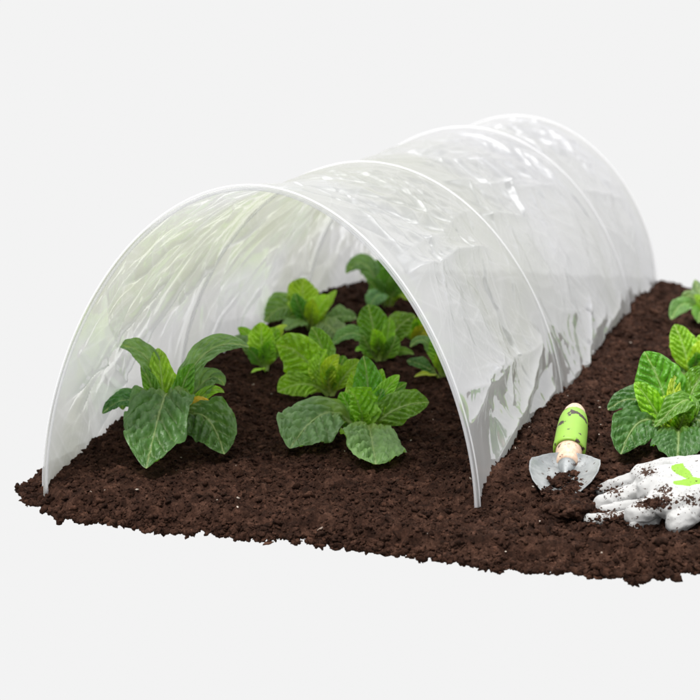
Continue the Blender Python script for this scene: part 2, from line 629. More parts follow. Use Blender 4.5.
hold = 0.02 + 0.98 * sstep(0.003, 0.06, near)         # the film is welded to each hoop
disp = disp * hold
foot = 1 - sstep(0.0, 0.10, np.minimum(TH, np.pi - TH) / np.pi)
disp = disp * (1 - 0.4 * foot)
XF, ZF, = FX + Nx * (disp + 0.0026), FZ + Nz * (disp + 0.0026) - 0.012 * foot
# tuck the skirts down into the soil
V = np.stack([XF, VV, ZF], -1).reshape(-1, 3)
idx = np.arange(NT * NV).reshape(NV, NT)
F = np.stack([idx[:-1, :-1], idx[1:, :-1], idx[1:, 1:], idx[:-1, 1:]], -1).reshape(-1, 4)
tunnel = empty('grow_tunnel', (0, 0, 0), 'clear plastic grow tunnel on four white hoops, arched over the leafy plants', 'grow tunnel')
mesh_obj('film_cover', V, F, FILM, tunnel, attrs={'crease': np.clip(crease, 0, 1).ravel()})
tt = np.linspace(0, np.pi, 161)
for i in range(4):
    hx, hz = arch(tt, HOOP_W[i], HOOP_H[i], HOOP_X[i])
    pts = np.stack([hx, np.full_like(hx, HOOP_Y[i]), hz], -1)
    pts = np.concatenate([[pts[0] - (0, 0, 0.010)], pts, [pts[-1] - (0, 0, 0.010)]])
    hv, hf = tube(pts, 0.0019, 12)
    mesh_obj('hoop', hv, hf, HOOPM, tunnel)
# hems: doubled strips of film welded over the hoops
for i, spread_ in enumerate(((-0.0015, -0.0005, 0.0010, 0.0030), (-0.0032, -0.001, 0.001, 0.0032), (-0.0032, -0.001, 0.001, 0.0032), (-0.006, -0.0025, 0.0, 0.0045))):
    rows = []
    for yy, off in zip(spread_, (0.0040, 0.0052, 0.0052, 0.0042)):
        hx, hz = arch(tt, HOOP_W[i], HOOP_H[i], HOOP_X[i])
        nn = unit(np.stack([(hx - HOOP_X[i]) / HOOP_W[i] ** 2, hz / HOOP_H[i] ** 2], -1))
        rows.append(np.stack([hx + nn[:, 0] * off, np.full_like(hx, HOOP_Y[i] + yy), hz + nn[:, 1] * off], -1))
    hv = np.concatenate(rows)
    ii = np.arange(len(hv)).reshape(len(rows), -1)
    mesh_obj('hem', hv, np.stack([ii[:-1, :-1], ii[1:, :-1], ii[1:, 1:], ii[:-1, 1:]], -1).reshape(-1, 4), HEM, tunnel)

# ------------------------------------------------------------------ leaves
LEAF, nt, out = new_mat('crinkled_leaf')
info = nd(nt, 'ObjectInfo')
co = nd(nt, 'TexCoord').outputs['Object']
vein = nd(nt, 'Attribute')
vein.attribute_name = 'vein'
young = nd(nt, 'Attribute')
young.attribute_name = 'base'
nz = tex_noise(nt, co, 60, 4, 0.6)
var = ramp(nt, nz, [(0.3, (0.72, 0.75, 0.7)), (0.7, (1.3, 1.22, 1.25))])
base = mixc(nt, 1.0, info.outputs['Color'], var, 'MULTIPLY')
base = mixc(nt, math_n(nt, 'MULTIPLY', young.outputs['Fac'], 0.75), base, (0.43, 0.53, 0.05))
pale = mixc(nt, 0.55, info.outputs['Color'], (0.56, 0.64, 0.30))
base = mixc(nt, vein.outputs['Fac'], base, pale)
bs = nd(nt, 'BsdfPrincipled')
bs.inputs['Roughness'].default_value = 0.40
bs.inputs['Specular IOR Level'].default_value = 0.72
nt.links.new(base, bs.inputs['Base Color'])
bp = nd(nt, 'Bump')
bp.inputs['Strength'].default_value = 0.6
bp.inputs['Distance'].default_value = 0.0025
nt.links.new(tex_noise(nt, co, 190, 3, 0.55), bp.inputs['Height'])
nt.links.new(bp.outputs[0], bs.inputs['Normal'])
tl = nd(nt, 'BsdfTranslucent')
tcol = mixc(nt, 1.0, base, (1.7, 1.75, 0.5), 'MULTIPLY')
nt.links.new(tcol, tl.inputs['Color'])
mx = nd(nt, 'MixShader')
mx.inputs[0].default_value = 0.36
nt.links.new(bs.outputs[0], mx.inputs[1])
nt.links.new(tl.outputs[0], mx.inputs[2])
nt.links.new(mx.outputs[0], out.inputs[0])

COL = {'dark': (0.064, 0.170, 0.028), 'grey': (0.175, 0.325, 0.100), 'mid': (0.125, 0.320, 0.025),
       'bright': (0.26, 0.520, 0.026), 'lime': (0.42, 0.62, 0.04), 'yellow': (0.55, 0.50, 0.03), 'pale': (0.27, 0.38, 0.20)}
HINT = {'u': 0.80 * np.array([0, 0, 1]) + 0.60 * TOWARD, 'f': TOWARD + np.array([0, 0, 0.15]),
        'n': np.array([0, 0, 1]) + 0.15 * TOWARD, 'l': TOWARD - 0.7 * RT + np.array([0, 0, 0.3]),
        'r': TOWARD + 0.7 * RT + np.array([0, 0, 0.3])}


def leaf(plant, origin, B, M, T, width, hint, col, seed, fold=0.25, ruff=0.17, nv=8, petiole=0.12):
    r = np.random.default_rng(seed)
    n, nu = 90, 45
    Cc = 2 * M - 0.5 * (B + T)
    ts = np.linspace(0, 1, 200)
    cv = (1 - ts)[:, None] ** 2 * B + 2 * (ts * (1 - ts))[:, None] * Cc + ts[:, None] ** 2 * T
    s = np.concatenate([[0], np.cumsum(np.linalg.norm(np.diff(cv, axis=0), axis=1))])
    L = s[-1]
    t = np.linspace(0, 1, n)
    P = np.stack([np.interp(t * L, s, cv[:, k]) for k in range(3)], -1)
    Tn = unit(np.gradient(P, axis=0))
    hv = unit(HINT[hint] + r.normal(0, 0.12, 3))
    S = unit(np.cross(Tn, hv))
    N = unit(np.cross(S, Tn))
    a = np.clip((t - petiole) / (1 - petiole), 0, 1)
    prof = np.sin(np.pi * a ** (1.15 + r.uniform(-0.1, 0.15))) ** 0.72
    prof = np.maximum(prof, 0.07 * (t < 0.5) + 0.004)
    hw = np.minimum(width, L * 1.1) / 2 * prof
    u = np.linspace(-1, 1, nu)
    au = np.abs(u)[None]
    tt_, uu = t[:, None], u[None]
    ph = r.random() * 6
    irr = 1 + 0.13 * vnoise(tt_ * 7 + ph, np.sign(uu) * 3 + ph, seed % 97) + 0.02 * vnoise(tt_ * 25 + ph, np.sign(uu) * 5 + ph, seed % 89)
    h = hw[:, None] * irr
    wide = np.minimum(1, hw / (width * 0.25 + 1e-6))[:, None]
    vp = nv * (tt_ - 0.30 * au * (hw[:, None] / (width / 2 + 1e-9)))+ 0.12 * vnoise(tt_ * 9 + ph, uu * 3, seed % 83) + 0.5 * (uu > 0) * r.random()
    bul = np.abs(np.sin(np.pi * vp)) ** 0.6
    asym = r.uniform(-0.08, 0.08)
    off = (fold * au ** 1.4 + asym * uu) * h
    off = off + ruff * h * np.sin(2 * np.pi * (r.uniform(1.3, 2.4) * tt_) + ph + 2.1 * (uu > 0)) * au ** 2.2
    off = off + 0.35 * ruff * h * np.sin(2 * np.pi * 5.3 * tt_ + ph * 2 + 1.1 * (uu > 0)) * au ** 3
    off = off + 0.155 * width * (bul - 0.5) * (1 - au ** 4) * np.minimum(1, au * 4) * wide
    off = off + 0.042 * width * vnoise(tt_ * 15 + ph, uu * 7 + ph, seed % 79) * wide + 0.024 * width * vnoise(tt_ * 34 + ph, uu * 16 + ph, seed % 71) * wide
    off = off - 0.0012 * np.exp(-(uu * h / 0.0025) ** 2) * wide
    G = P[:, None] + S[:, None] * (uu * h * (1 - 0.25 * fold * au))[..., None] + N[:, None] * off[..., None]
    mw = 0.0013 * (1 - 0.75 * tt_) + 0.0005
    vn = 0.95 * np.exp(-(uu * h / mw) ** 2)
    dv = np.abs(vp - np.round(vp))
    vn = np.maximum(vn, 0.42 * np.exp(-(dv / 0.05) ** 2) * (1 - au ** 2) * wide)
    bs_ = np.clip(1 - tt_ / 0.42, 0, 1) * (1 - 0.3 * au) + 0 * uu
    V = G.reshape(-1, 3)
    idx = np.arange(n * nu).reshape(n, nu)
    F = np.stack([idx[:-1, :-1], idx[1:, :-1], idx[1:, 1:], idx[:-1, 1:]], -1).reshape(-1, 4)
    # the fleshy stalk and rib under the blade
    q = int(n * 0.85)
    rad = np.interp(t[:q], [0, 0.25, 0.85], [0.0030, 0.0020, 0.0005]) * min(1.0, width / 0.05 + 0.25)
    tv, tf = tube(P[:q] - N[:q] * (rad * 0.75)[:, None], rad, 8, cap=False)
    V = np.concatenate([V, tv])
    F = np.concatenate([F, np.array(tf) + n * nu])
    net = np.exp(-(np.abs(vnoise(tt_ * 30 + ph, uu * 13 + ph, seed % 67)) / 0.05) ** 2)
    vn = np.maximum(vn, 0.13 * net * wide)
    vein_a = np.concatenate([vn.ravel(), np.full(len(tv), 0.75)])
    base_a = np.concatenate([bs_.ravel(), np.repeat(np.clip(1 - t[:q] / 0.5, 0, 1), 8)])
    floor_z = soil_h(V[:, 0], V[:, 1]) + 0.008 + 0.004 * np.sin(V[:, 0] * 90) * np.sin(V[:, 1] * 60)
    nobase = np.concatenate([np.repeat(t > 0.15, nu), np.repeat(t[:q] > 0.15, 8)])
    V[:, 2] = np.where(nobase, np.maximum(V[:, 2], floor_z), V[:, 2])
    o = mesh_obj('leaf', V - origin, F, LEAF, plant, attrs={'vein': vein_a, 'base': base_a})
    cvary = np.array(COL[col]) * np.exp(r.normal(0, 0.10, 3) * (1, 0.6, 1))
    o.color = (*cvary, 1)
    return o


def lift(p, clear):
    """slide a point towards the eye until it is clear of the soil"""
    d = unit(CAM - p)
    while p[2] < float(soil_h(p[0], p[1])) + clear:
        p = p + d * 0.003
    return p


def plant(name, label, offset, scale, ground, leaves, seed):
    """leaves: (base, mid, tip, width, facing, colour, mid depth, tip depth[, fold[, ruffle]]), drawn in a 1/scale pixel frame"""
    def px(p):
        return offset[0] + p[0] / scale, offset[1] + p[1] / scale
    g = on_soil(*px(ground))
    depth = (g - CAM) @ FW
    m = depth / FPX / scale                       # metres per drawing unit
    root = empty(name, g, label, 'plant', 'leafy seedlings in the soil')
    for i, lf in enumerate(leaves):
        b, mid, tip, w, hint, col, dm, dt = lf[:8]
        fold = lf[8] if len(lf) > 8 else 0.22
        ruff = lf[9] if len(lf) > 9 else 0.17
        rr = random.Random(seed * 100 + i)
        B = at_depth(*px(b), depth + rr.uniform(-0.004, 0.004))
        B = g + (B - g) * min(1.0, 0.03 / (np.linalg.norm(B - g) + 1e-9))
        M = at_depth(*px(mid), depth + dm * m)
        T = at_depth(*px(tip), depth + dt * m)
        M, T = lift(M, 0.014), lift(T, 0.014)
        leaf(root, g, B, M, T, w * m * 1.08, hint, col, seed * 100 + i, fold, ruff, nv=rr.choice((7, 8, 9)))
    # the small young leaves folded in the heart
    rr = random.Random(seed * 7)
    for i in range(5):
        az, L = rr.uniform(0, 6.28), rr.uniform(0.035, 0.060)
        d = np.array([math.cos(az), math.sin(az), 0])
        B = g + d * 0.004 + np.array([0, 0, 0.004])
        T = B + d * L * rr.uniform(0.25, 0.6) + np.array([0, 0, L])
        M = (B + T) / 2 - d * L * 0.10
        leaf(root, g, B, M, T, L * rr.uniform(0.45, 0.65), 'f' if rr.random() < 0.6 else 'u', rr.choice(('lime', 'bright', 'bright', 'mid')),
             seed * 100 + 60 + i, 0.45, 0.16, nv=7)
    return root


Z8, Z7, Z4, ZR = (80, 300), (260, 300), (230, 240), (590, 280)
plant('leafy_seedling', 'dark green plant with drooping front leaf, beside the left foot of the tunnel', Z8, 3.5, (300, 500), [
    ((300, 470), (300, 330), (232, 590), 222, 'u', 'dark', -150, -230, 0.10, 0.26),
    ((310, 480), (420, 400), (505, 540), 165, 'u', 'dark', -90, -120, 0.10, 0.22),
    ((285, 480), (190, 355), (78, 398), 85, 'u', 'dark', 20, 0, 0.2, 0.12),
    ((285, 470), (170, 330), (150, 385), 90, 'n', 'grey', 90, 80),
    ((290, 480), (255, 235), (120, 158), 95, 'u', 'grey', 10, -20, 0.3),
    ((298, 480), (288, 300), (272, 168), 92, 'f', 'bright', -10, 30, 0.3),
    ((290, 480), (255, 320), (212, 232), 62, 'f', 'mid', -30, -20, 0.35),
    ((312, 470), (420, 205), (592, 165), 90, 'u', 'grey', 0, -30, 0.3),
    ((312, 480), (360, 300), (402, 225), 80, 'f', 'mid', -20, 0, 0.4),
    ((315, 480), (430, 290), (505, 300), 105, 'u', 'grey', 40, 60, 0.15),
    ((315, 480), (400, 365), (455, 385), 55, 'u', 'yellow', -20, -40, 0.3),
    ((315, 480), (430, 335), (505, 325), 45, 'f', 'bright', 10, 20, 0.3),
    ((300, 480), (330, 330), (345, 320), 60, 'f', 'mid', 20, 20, 0.35),
    ((298, 480), (318, 340), (322, 248), 70, 'f', 'lime', 20, 40, 0.35),
    ((296, 480), (268, 350), (262, 262), 62, 'f', 'lime', 40, 60, 0.35)], 1)

plant('leafy_seedling', 'largest plant in the tunnel mouth, its broad grey green leaves spread on soil', Z7, 3.5, (360, 490), [
    ((345, 470), (235, 395), (105, 520), 205, 'u', 'grey', -60, -110, 0.10, 0.18),
    ((360, 475), (380, 445), (405, 575), 215, 'u', 'grey', -110, -250, 0.08, 0.18),
    ((375, 470), (470, 385), (592, 358), 125, 'u', 'mid', -40, -50, 0.15, 0.12),
    ((350, 480), (350, 385), (310, 312), 135, 'r', 'bright', -40, -70, 0.55),
    ((365, 480), (378, 330), (362, 195), 110, 'f', 'mid', 20, 30, 0.25),
    ((372, 480), (420, 350), (488, 262), 70, 'f', 'bright', 0, 30, 0.35),
    ((375, 480), (440, 355), (514, 290), 75, 'f', 'mid', 30, 50, 0.3),
    ((360, 480), (400, 380), (430, 310), 60, 'f', 'mid', -10, 0, 0.35),
    ((355, 480), (300, 420), (262, 380), 60, 'u', 'mid', 30, 60, 0.3),
    ((360, 480), (342, 360), (326, 248), 85, 'f', 'bright', 40, 60, 0.3),
    ((368, 480), (398, 350), (428, 240), 80, 'f', 'bright', 50, 70, 0.3),
    ((352, 478), (322, 400), (282, 322), 85, 'f', 'bright', 10, 20, 0.3),
    ((380, 478), (450, 400), (530, 330), 85, 'u', 'mid', 20, 30, 0.25)], 2)

plant('leafy_seedling', 'pale green plant with round upper leaves, close behind the largest plant', Z7, 3.5, (248, 345), [
    ((240, 330), (150, 200), (55, 160), 150, 'f', 'bright', -20, 0, 0.14),
    ((240, 335), (160, 295), (62, 322), 105, 'u', 'bright', -40, -40, 0.12),
    ((245, 330), (220, 180), (180, 95), 90, 'f', 'mid', 30, 60, 0.25),
    ((245, 330), (208, 240), (235, 172), 60, 'l', 'lime', -40, -40, 0.45),
    ((250, 335), (240, 250), (278, 192), 58, 'f', 'lime', -60, -60, 0.3),
    ((255, 335), (300, 262), (350, 212), 72, 'f', 'bright', -20, 0, 0.3),
    ((248, 330), (270, 250), (300, 200), 60, 'f', 'mid', 60, 90, 0.3)], 3)

plant('leafy_seedling', 'small upright yellow green plant, left of the round leaved plant', Z4, 3.043, (105, 402), [
    ((105, 395), (97, 320), (95, 250), 84, 'f', 'lime', -10, 0, 0.28),
    ((100, 390), (45, 315), (0, 328), 55, 'u', 'grey', 10, 0),
    ((100, 385), (60, 300), (22, 268), 48, 'f', 'bright', 30, 40),
    ((110, 390), (140, 290), (176, 262), 40, 'u', 'lime', 20, 20),
    ((108, 398), (92, 392), (64, 404), 18, 'u', 'lime', -30, -50),
    ((112, 398), (132, 330), (150, 285), 60, 'f', 'mid', 10, 30, 0.35),
    ((105, 395), (75, 350), (55, 330), 45, 'f', 'mid', -20, -20, 0.3)], 4)

plant('leafy_seedling', 'bright plant with upright rounded leaves over grey green ones, deeper in by the left wall', Z4, 3.043, (248, 282), [
    ((240, 268), (222, 190), (224, 115), 100, 'f', 'lime', 0, 20, 0.22),
    ((252, 270), (268, 215), (302, 168), 72, 'l', 'lime', -30, -30, 0.4),
    ((242, 268), (212, 205), (196, 162), 52, 'f', 'mid', -40, -40, 0.4),
    ((240, 268), (175, 205), (105, 250), 92, 'u', 'grey', -10, -30, 0.12),
    ((255, 270), (320, 235), (385, 240), 80, 'u', 'grey', -10, -20, 0.12),
    ((252, 272), (290, 255), (330, 300), 80, 'u', 'grey', -70, -120, 0.12),
    ((255, 268), (290, 200), (324, 152), 30, 'f', 'bright', 30, 50),
    ((245, 270), (215, 250), (170, 275), 60, 'u', 'grey', -60, -80, 0.15),
    ((250, 268), (250, 210), (262, 160), 50, 'f', 'mid', 30, 40, 0.3)], 5)

plant('leafy_seedling', 'mid green plant with a ribbed upright leaf, behind the largest plant and right of centre', Z4, 3.043, (458, 375), [
    ((450, 365), (438, 280), (420, 196), 92, 'f', 'mid', 0, 20, 0.2),
    ((458, 365), (478, 300), (486, 236), 45, 'f', 'bright', -20, -10, 0.4),
    ((465, 365), (505, 275), (566, 232), 88, 'u', 'mid', 20, 20, 0.25),
    ((445, 360), (385, 285), (308, 322), 52, 'u', 'grey', -10, -30, 0.15),
    ((448, 368), (412, 335), (382, 338), 32, 'u', 'bright', -30, -50),
    ((468, 368), (512, 340), (560, 348), 28, 'u', 'mid', -10, -20),
    ((452, 368), (425, 330), (405, 290), 55, 'f', 'mid', -30, -30, 0.35),
    ((462, 368), (490, 330), (505, 290), 50, 'f', 'mid', -30, -20, 0.4)], 6)

plant('leafy_seedling', 'small plant with a yellowing leaf, half hidden by the right edge of the tunnel mouth', Z4, 3.043, (568, 330), [
    ((566, 322), (582, 275), (580, 228), 58, 'f', 'mid', 0, 0, 0.3),
    ((568, 322), (575, 290), (598, 262), 50, 'f', 'yellow', -40, -50, 0.3),
    ((565, 322), (540, 270), (505, 245), 60, 'u', 'grey', 20, 20),
    ((570, 322), (610, 270), (640, 240), 60, 'u', 'grey', 0, 0),
    ((570, 322), (610, 300), (640, 310), 50, 'u', 'mid', -30, -40)], 7)

plant('leafy_seedling', 'dark plant low by the right wall of the tunnel, its front leaf edged yellow', Z4, 3.043, (648, 425), [
    ((642, 412), (598, 312), (548, 326), 42, 'u', 'grey', 0, 0, 0.2),
    ((640, 418), (592, 385), (538, 368), 62, 'u', 'dark', -30, -40, 0.15),
    ((645, 412), (640, 350), (612, 332), 55, 'f', 'dark', 20, 30),
    ((640, 420), (600, 408), (560, 416), 22, 'u', 'lime', -35, -50),
    ((650, 412), (690, 350), (720, 350), 55, 'u', 'dark', 0, 0),
    ((648, 412), (655, 360), (665, 310), 60, 'f', 'mid', 10, 20)], 8)

plant('leafy_seedling', 'farthest plant inside the tunnel, blurred and grey green', Z4, 3.043, (478, 212), [
    ((468, 195), (415, 78), (352, 102), 62, 'u', 'grey', 0, 0, 0.15),
    ((472, 195), (462, 110), (446, 60), 68, 'f', 'mid', 10, 20),
    ((478, 195), (480, 130), (512, 85), 78, 'f', 'mid', -20, -20),
    ((475, 200), (455, 165), (424, 205), 65, 'u', 'grey', -80, -130, 0.1),
    ((485, 198), (520, 130), (550, 150), 60, 'u', 'grey', 0, 0),
    ((485, 202), (535, 165), (580, 205), 50, 'u', 'bright', -50, -80),
    ((470, 198), (440, 140), (425, 130), 60, 'f', 'mid', -40, -40)], 9)

plant('leafy_seedling', 'big ribbed green plant in the open soil just behind the white glove', ZR, 3.5, (300, 575), [
    ((290, 560), (258, 400), (190, 250), 165, 'f', 'mid', 0, 20, 0.18, 0.08),
    ((282, 560), (218, 440), (155, 358), 88, 'f', 'bright', -40, -50, 0.28),
    ((298, 560), (292, 420), (302, 325), 58, 'f', 'lime', -20, 0, 0.4),
    ((310, 560), (350, 410), (410, 305), 125, 'f', 'mid', 10, 30, 0.2),
    ((315, 560), (345, 420), (225, 515), 82, 'u', 'mid', -80, -110, 0.2),
    ((285, 560), (180, 425), (62, 455), 105, 'u', 'dark', 10, 0, 0.15),
    ((290, 565), (190, 490), (108, 610), 150, 'u', 'dark', -70, -110, 0.12),
    ((300, 565), (310, 530), (305, 635), 165, 'u', 'dark', -100, -200, 0.1),
    ((315, 565), (375, 490), (430, 560), 100, 'u', 'dark', -60, -90, 0.15),
    ((312, 560), (400, 430), (470, 420), 110, 'u', 'mid', 20, 20),
    ((305, 560), (330, 460), (345, 400), 70, 'f', 'bright', -50, -60, 0.35)], 10)

plant('leafy_seedling', 'light green plant between the big plant and the blurred far one, outside the tunnel', ZR, 3.5, (362, 360), [
    ((350, 345), (332, 250), (296, 155), 100, 'f', 'bright', 0, 20, 0.2),
    ((356, 345), (372, 290), (408, 258), 70, 'f', 'lime', -30, -30, 0.3),
    ((360, 345), (385, 250), (398, 185), 80, 'f', 'bright', 10, 20),
    ((352, 350), (310, 320), (270, 330), 50, 'u', 'dark', 0, -10),
    ((366, 350), (420, 300), (470, 300), 90, 'u', 'mid', 0, 0),
    ((360, 350), (375, 340), (390, 390), 90, 'u', 'dark', -60, -110)], 11)

plant('leafy_seedling', 'blurred far plant with pale leaves, at the back of the open soil', ZR, 3.5, (408, 172), [
    ((402, 155), (340, 82), (284, 138), 62, 'u', 'grey', -20, -30, 0.12),
    ((402, 155), (362, 62), (325, 72), 58, 'u', 'grey', 10, 10, 0.15),
    ((405, 155), (385, 60), (366, -2), 60, 'f', 'pale', 20, 30),
    ((408, 155), (420, 60), (440, 10), 70, 'f', 'pale', 0, 0),
    ((410, 158), (460, 80), (500, 110), 80, 'u', 'grey', 0, 0),
    ((405, 160), (390, 110), (380, 150), 60, 'u', 'mid', -60, -90)], 12)

# ------------------------------------------------------------------ trowel
WOOD, nt, out = new_mat('pale_turned_wood')
co = nd(nt, 'TexCoord').outputs['Object']
mp = nd(nt, 'Mapping')
mp.inputs['Scale'].default_value = (1, 1, 0.12)
nt.links.new(co, mp.inputs['Vector'])
g = ramp(nt, tex_noise(nt, mp.outputs[0], 260, 4, 0.6), [(0.3, (0.50, 0.33, 0.22)), (0.7, (0.72, 0.54, 0.41))])
dirt = ramp(nt, tex_noise(nt, co, 130, 3, 0.5), [(0.62, (0, 0, 0)), (0.66, (1, 1, 1))])
g = mixc(nt, dirt, g, (0.04, 0.022, 0.016))
bs = nd(nt, 'BsdfPrincipled')
bs.inputs['Roughness'].default_value = 0.5
nt.links.new(g, bs.inputs['Base Color'])
nt.links.new(bs.outputs[0], out.inputs[0])

GRIP, nt, out = new_mat('green_rubber_grip')
co = nd(nt, 'TexCoord').outputs['Object']
dirt = ramp(nt, tex_noise(nt, co, 62, 3, 0.55), [(0.605, (0, 0, 0)), (0.62, (1, 1, 1))])
dirt2 = ramp(nt, tex_noise(nt, co, 30, 4, 0.6), [(0.45, (0, 0, 0)), (0.8, (0.35, 0.35, 0.35))])
g = mixc(nt, dirt2, (0.235, 0.43, 0.045), (0.17, 0.29, 0.05))
g = mixc(nt, dirt, g, (0.04, 0.022, 0.016))
bs = nd(nt, 'BsdfPrincipled')
bs.inputs['Roughness'].default_value = 0.45
nt.links.new(g, bs.inputs['Base Color'])
nt.links.new(bs.outputs[0], out.inputs[0])

STEEL, nt, out = new_mat('brushed_steel_blade')
co = nd(nt, 'TexCoord').outputs['Object']
g = ramp(nt, tex_noise(nt, co, 45, 5, 0.65), [(0.35, (0.20, 0.215, 0.22)), (0.65, (0.36, 0.375, 0.38))])
dirt = ramp(nt, tex_noise(nt, co, 150, 4, 0.6), [(0.60, (0, 0, 0)), (0.66, (1, 1, 1))])
g = mixc(nt, dirt, g, (0.07, 0.045, 0.035))
bs = nd(nt, 'BsdfPrincipled')
bs.inputs['Metallic'].default_value = 0.4
nt.links.new(g, bs.inputs['Base Color'])
rg = ramp(nt, tex_noise(nt, co, 80, 4), [(0.3, (0.35, 0.35, 0.35)), (0.7, (0.6, 0.6, 0.6))])
nt.links.new(rg, bs.inputs['Roughness'])
nt.links.new(bs.outputs[0], out.inputs[0])

collar = on_soil(567, 468)
cdepth = (collar - CAM) @ FW
collar = collar + np.array([0, 0, 0.016])
cdepth -= 0.055
collar = at_depth(567, 465, cdepth)
LH = 0.118
m_px = cdepth / FPX
# the handle leans up and away from the blade: solve its far end on the ray through the photo's handle tip
best = min(((abs(np.linalg.norm(at_depth(575.5, 408, cdepth + d) - collar) - LH), d) for d in np.linspace(0.0, 0.14, 400)))
tip = at_depth(575.5, 408, cdepth + best[1])
axis = unit(tip - collar)
side = unit(np.cross(axis, (0, 0, 1)))
nrm = unit(np.cross(side, axis))
trowel = empty('hand_trowel', collar, 'hand trowel with green grip and wooden handle, its grey blade half under soil', 'trowel')
ROT = np.stack([side, nrm, axis], -1)           # local frame: z along the handle


def lathe(prof, n=40):
    a = np.linspace(0, 2 * np.pi, n, endpoint=False)
    V = np.array([(r * np.cos(t), r * np.sin(t), z) for z, r in prof for t in a])
    F = []
    for i in range(len(prof) - 1):
        for k in range(n):
            F.append((i * n + k, i * n + (k + 1) % n, (i + 1) * n + (k + 1) % n, (i + 1) * n + k))
    F.append(tuple(range(n))[::-1])
    F.append(tuple((len(prof) - 1) * n + k for k in range(n)))
    return V @ ROT.T, F


hb = [(0.000, 0.0118), (0.004, 0.0132), (0.012, 0.0142), (0.022, 0.0150), (0.036, 0.0152), (0.09, 0.0142), (0.100, 0.0136),
      (0.108, 0.0124), (0.114, 0.0098), (0.1175, 0.006), (0.1185, 0.001)]
v, f = lathe(hb)
mesh_obj('handle', v, f, WOOD, trowel)
gp = [(0.0275, 0.0153), (0.0268, 0.0172), (0.0285, 0.0184), (0.033, 0.0188), (0.05, 0.0184), (0.07, 0.0180), (0.088, 0.0168),
      (0.0975, 0.0150), (0.0990, 0.0141), (0.0985, 0.0130)]
v, f = lathe(gp)
mesh_obj('grip', v, f[:-2], GRIP, trowel)
# blade: a scooped shield, level with the soil and dipping at the tip
fwd = unit(np.array([-axis[0], -axis[1], 0]) + np.array([0, 0, 0.0]))
fwd = unit(fwd + np.array([0, 0, -0.14]))
bs_side = unit(np.cross(fwd, (0, 0, 1)))
bn = unit(np.cross(bs_side, fwd))
nbl, nbu = 60, 40
tb = np.linspace(0, 1, nbl)
half = 0.0395 * np.interp(tb, [0, 0.03, 0.07, 0.12, 0.2, 0.32, 0.5, 0.7, 0.85, 0.95, 1.0], [0.20, 0.48, 0.70, 0.86, 0.97, 1.0, 0.97, 0.82, 0.56, 0.30, 0.04])
ub = np.linspace(-1, 1, nbu)
rows_t, rows_b = [], []
for i, t_ in enumerate(tb):
    hgt = 0.016 * np.abs(ub) ** 2 * (half[i] / 0.0395) ** 1.5 + 0.002 * sstep(0.8, 0.0, np.full_like(ub, t_))
    p = fwd * (-0.008 + t_ * 0.105) + bn * (0.013 * (1 - min(1, t_ / 0.13)) ** 1.5) + np.outer(ub * half[i], bs_side) + np.outer(hgt - 0.004 - 0.003 * gauss(ub, 0.2) * (1 - t_), bn)
    rows_t.append(p)
    rows_b.append(p - bn * 0.0014)
V = np.concatenate([np.concatenate(rows_t), np.concatenate(rows_b)])
idx = np.arange(nbl * nbu).reshape(nbl, nbu)
F1 = np.stack([idx[:-1, :-1], idx[1:, :-1], idx[1:, 1:], idx[:-1, 1:]], -1).reshape(-1, 4)
F2 = F1[:, ::-1] + nbl * nbu
rim_i = np.concatenate([idx[0, :], idx[1:, -1], idx[-1, -2::-1], idx[-2:0:-1, 0]])
rn = np.roll(rim_i, -1)
F3 = np.stack([rim_i, rn, rn + nbl * nbu, rim_i + nbl * nbu], -1)
mesh_obj('blade', V, np.concatenate([F1, F2, F3]), STEEL, trowel)

npt = np.linspace(0, 1, 12)[:, None]
v, f = tube((1 - npt) * (axis * 0.002) + npt * (fwd * 0.024 + bn * -0.002), 0.0112 * (1 - npt[:, 0] * 0.85) ** 0.8, 24)
mesh_obj('neck', v, f, STEEL, trowel)

# soil heaped over the middle and tip of the blade
k = 5200
px = RNG.uniform(544, 592, k)
py = RNG.uniform(482, 516, k)
hp = np.clip(1.15 - ((px - 567 - 0.25 * (py - 500)) / 21) ** 2 - ((py - 502) / 16) ** 2 + 0.7 * vnoise(px * 0.14, py * 0.2, 5), 0, 1)
P = np.array([on_plane(a, b, 0.006 + 0.010 * h_ * r_) for a, b, h_, r_ in zip(px, py, hp, RNG.random(k) ** 0.5)])
kk = hp > 0.05
EXTRA.append((P[kk], 0.0012 + 0.0034 * RNG.random(kk.sum()) ** 2))
for cx, cy, n_, sp in ((555, 481, 60, 3.0), (574, 474, 40, 1.6), (563, 477, 90, 2.6), (585, 487, 130, 7), (548, 492, 60, 5), (568, 486, 70, 5)):
    a, b = RNG.normal(cx, sp, n_), RNG.normal(cy, sp * 0.6, n_)
    P = np.array([at_depth(q, w, cdepth - (w - 465) * m_px * 2.6) for q, w in zip(a, b)])
    EXTRA.append((P, 0.0009 + 0.0022 * RNG.random(n_) ** 2))

# ------------------------------------------------------------------ gloves
GLOVE, nt, out = new_mat('white_glove_fabric')
co = nd(nt, 'TexCoord').outputs['Object']
pr = nd(nt, 'Attribute')
pr.attribute_name = 'print'
g = ramp(nt, tex_noise(nt, co, 18, 3), [(0.3, (0.385, 0.385, 0.382)), (0.7, (0.48, 0.48, 0.476))])
edge_p = ramp(nt, pr.outputs['Fac'], [(0.47, (0, 0, 0)), (0.53, (1, 1, 1))])
g = mixc(nt, edge_p, g, (0.22, 0.40, 0.05))
sp = nd(nt, 'Attribute')
sp.attribute_name = 'dirt'
nz = math_n(nt, 'ADD', tex_noise(nt, co, 330, 2, 0.6), math_n(nt, 'MULTIPLY', sp.outputs['Fac'], 0.26))
dirt = ramp(nt, nz, [(0.655, (0, 0, 0)), (0.675, (1, 1, 1))])
g = mixc(nt, dirt, g, (0.05, 0.028, 0.02))
bs = nd(nt, 'BsdfPrincipled')
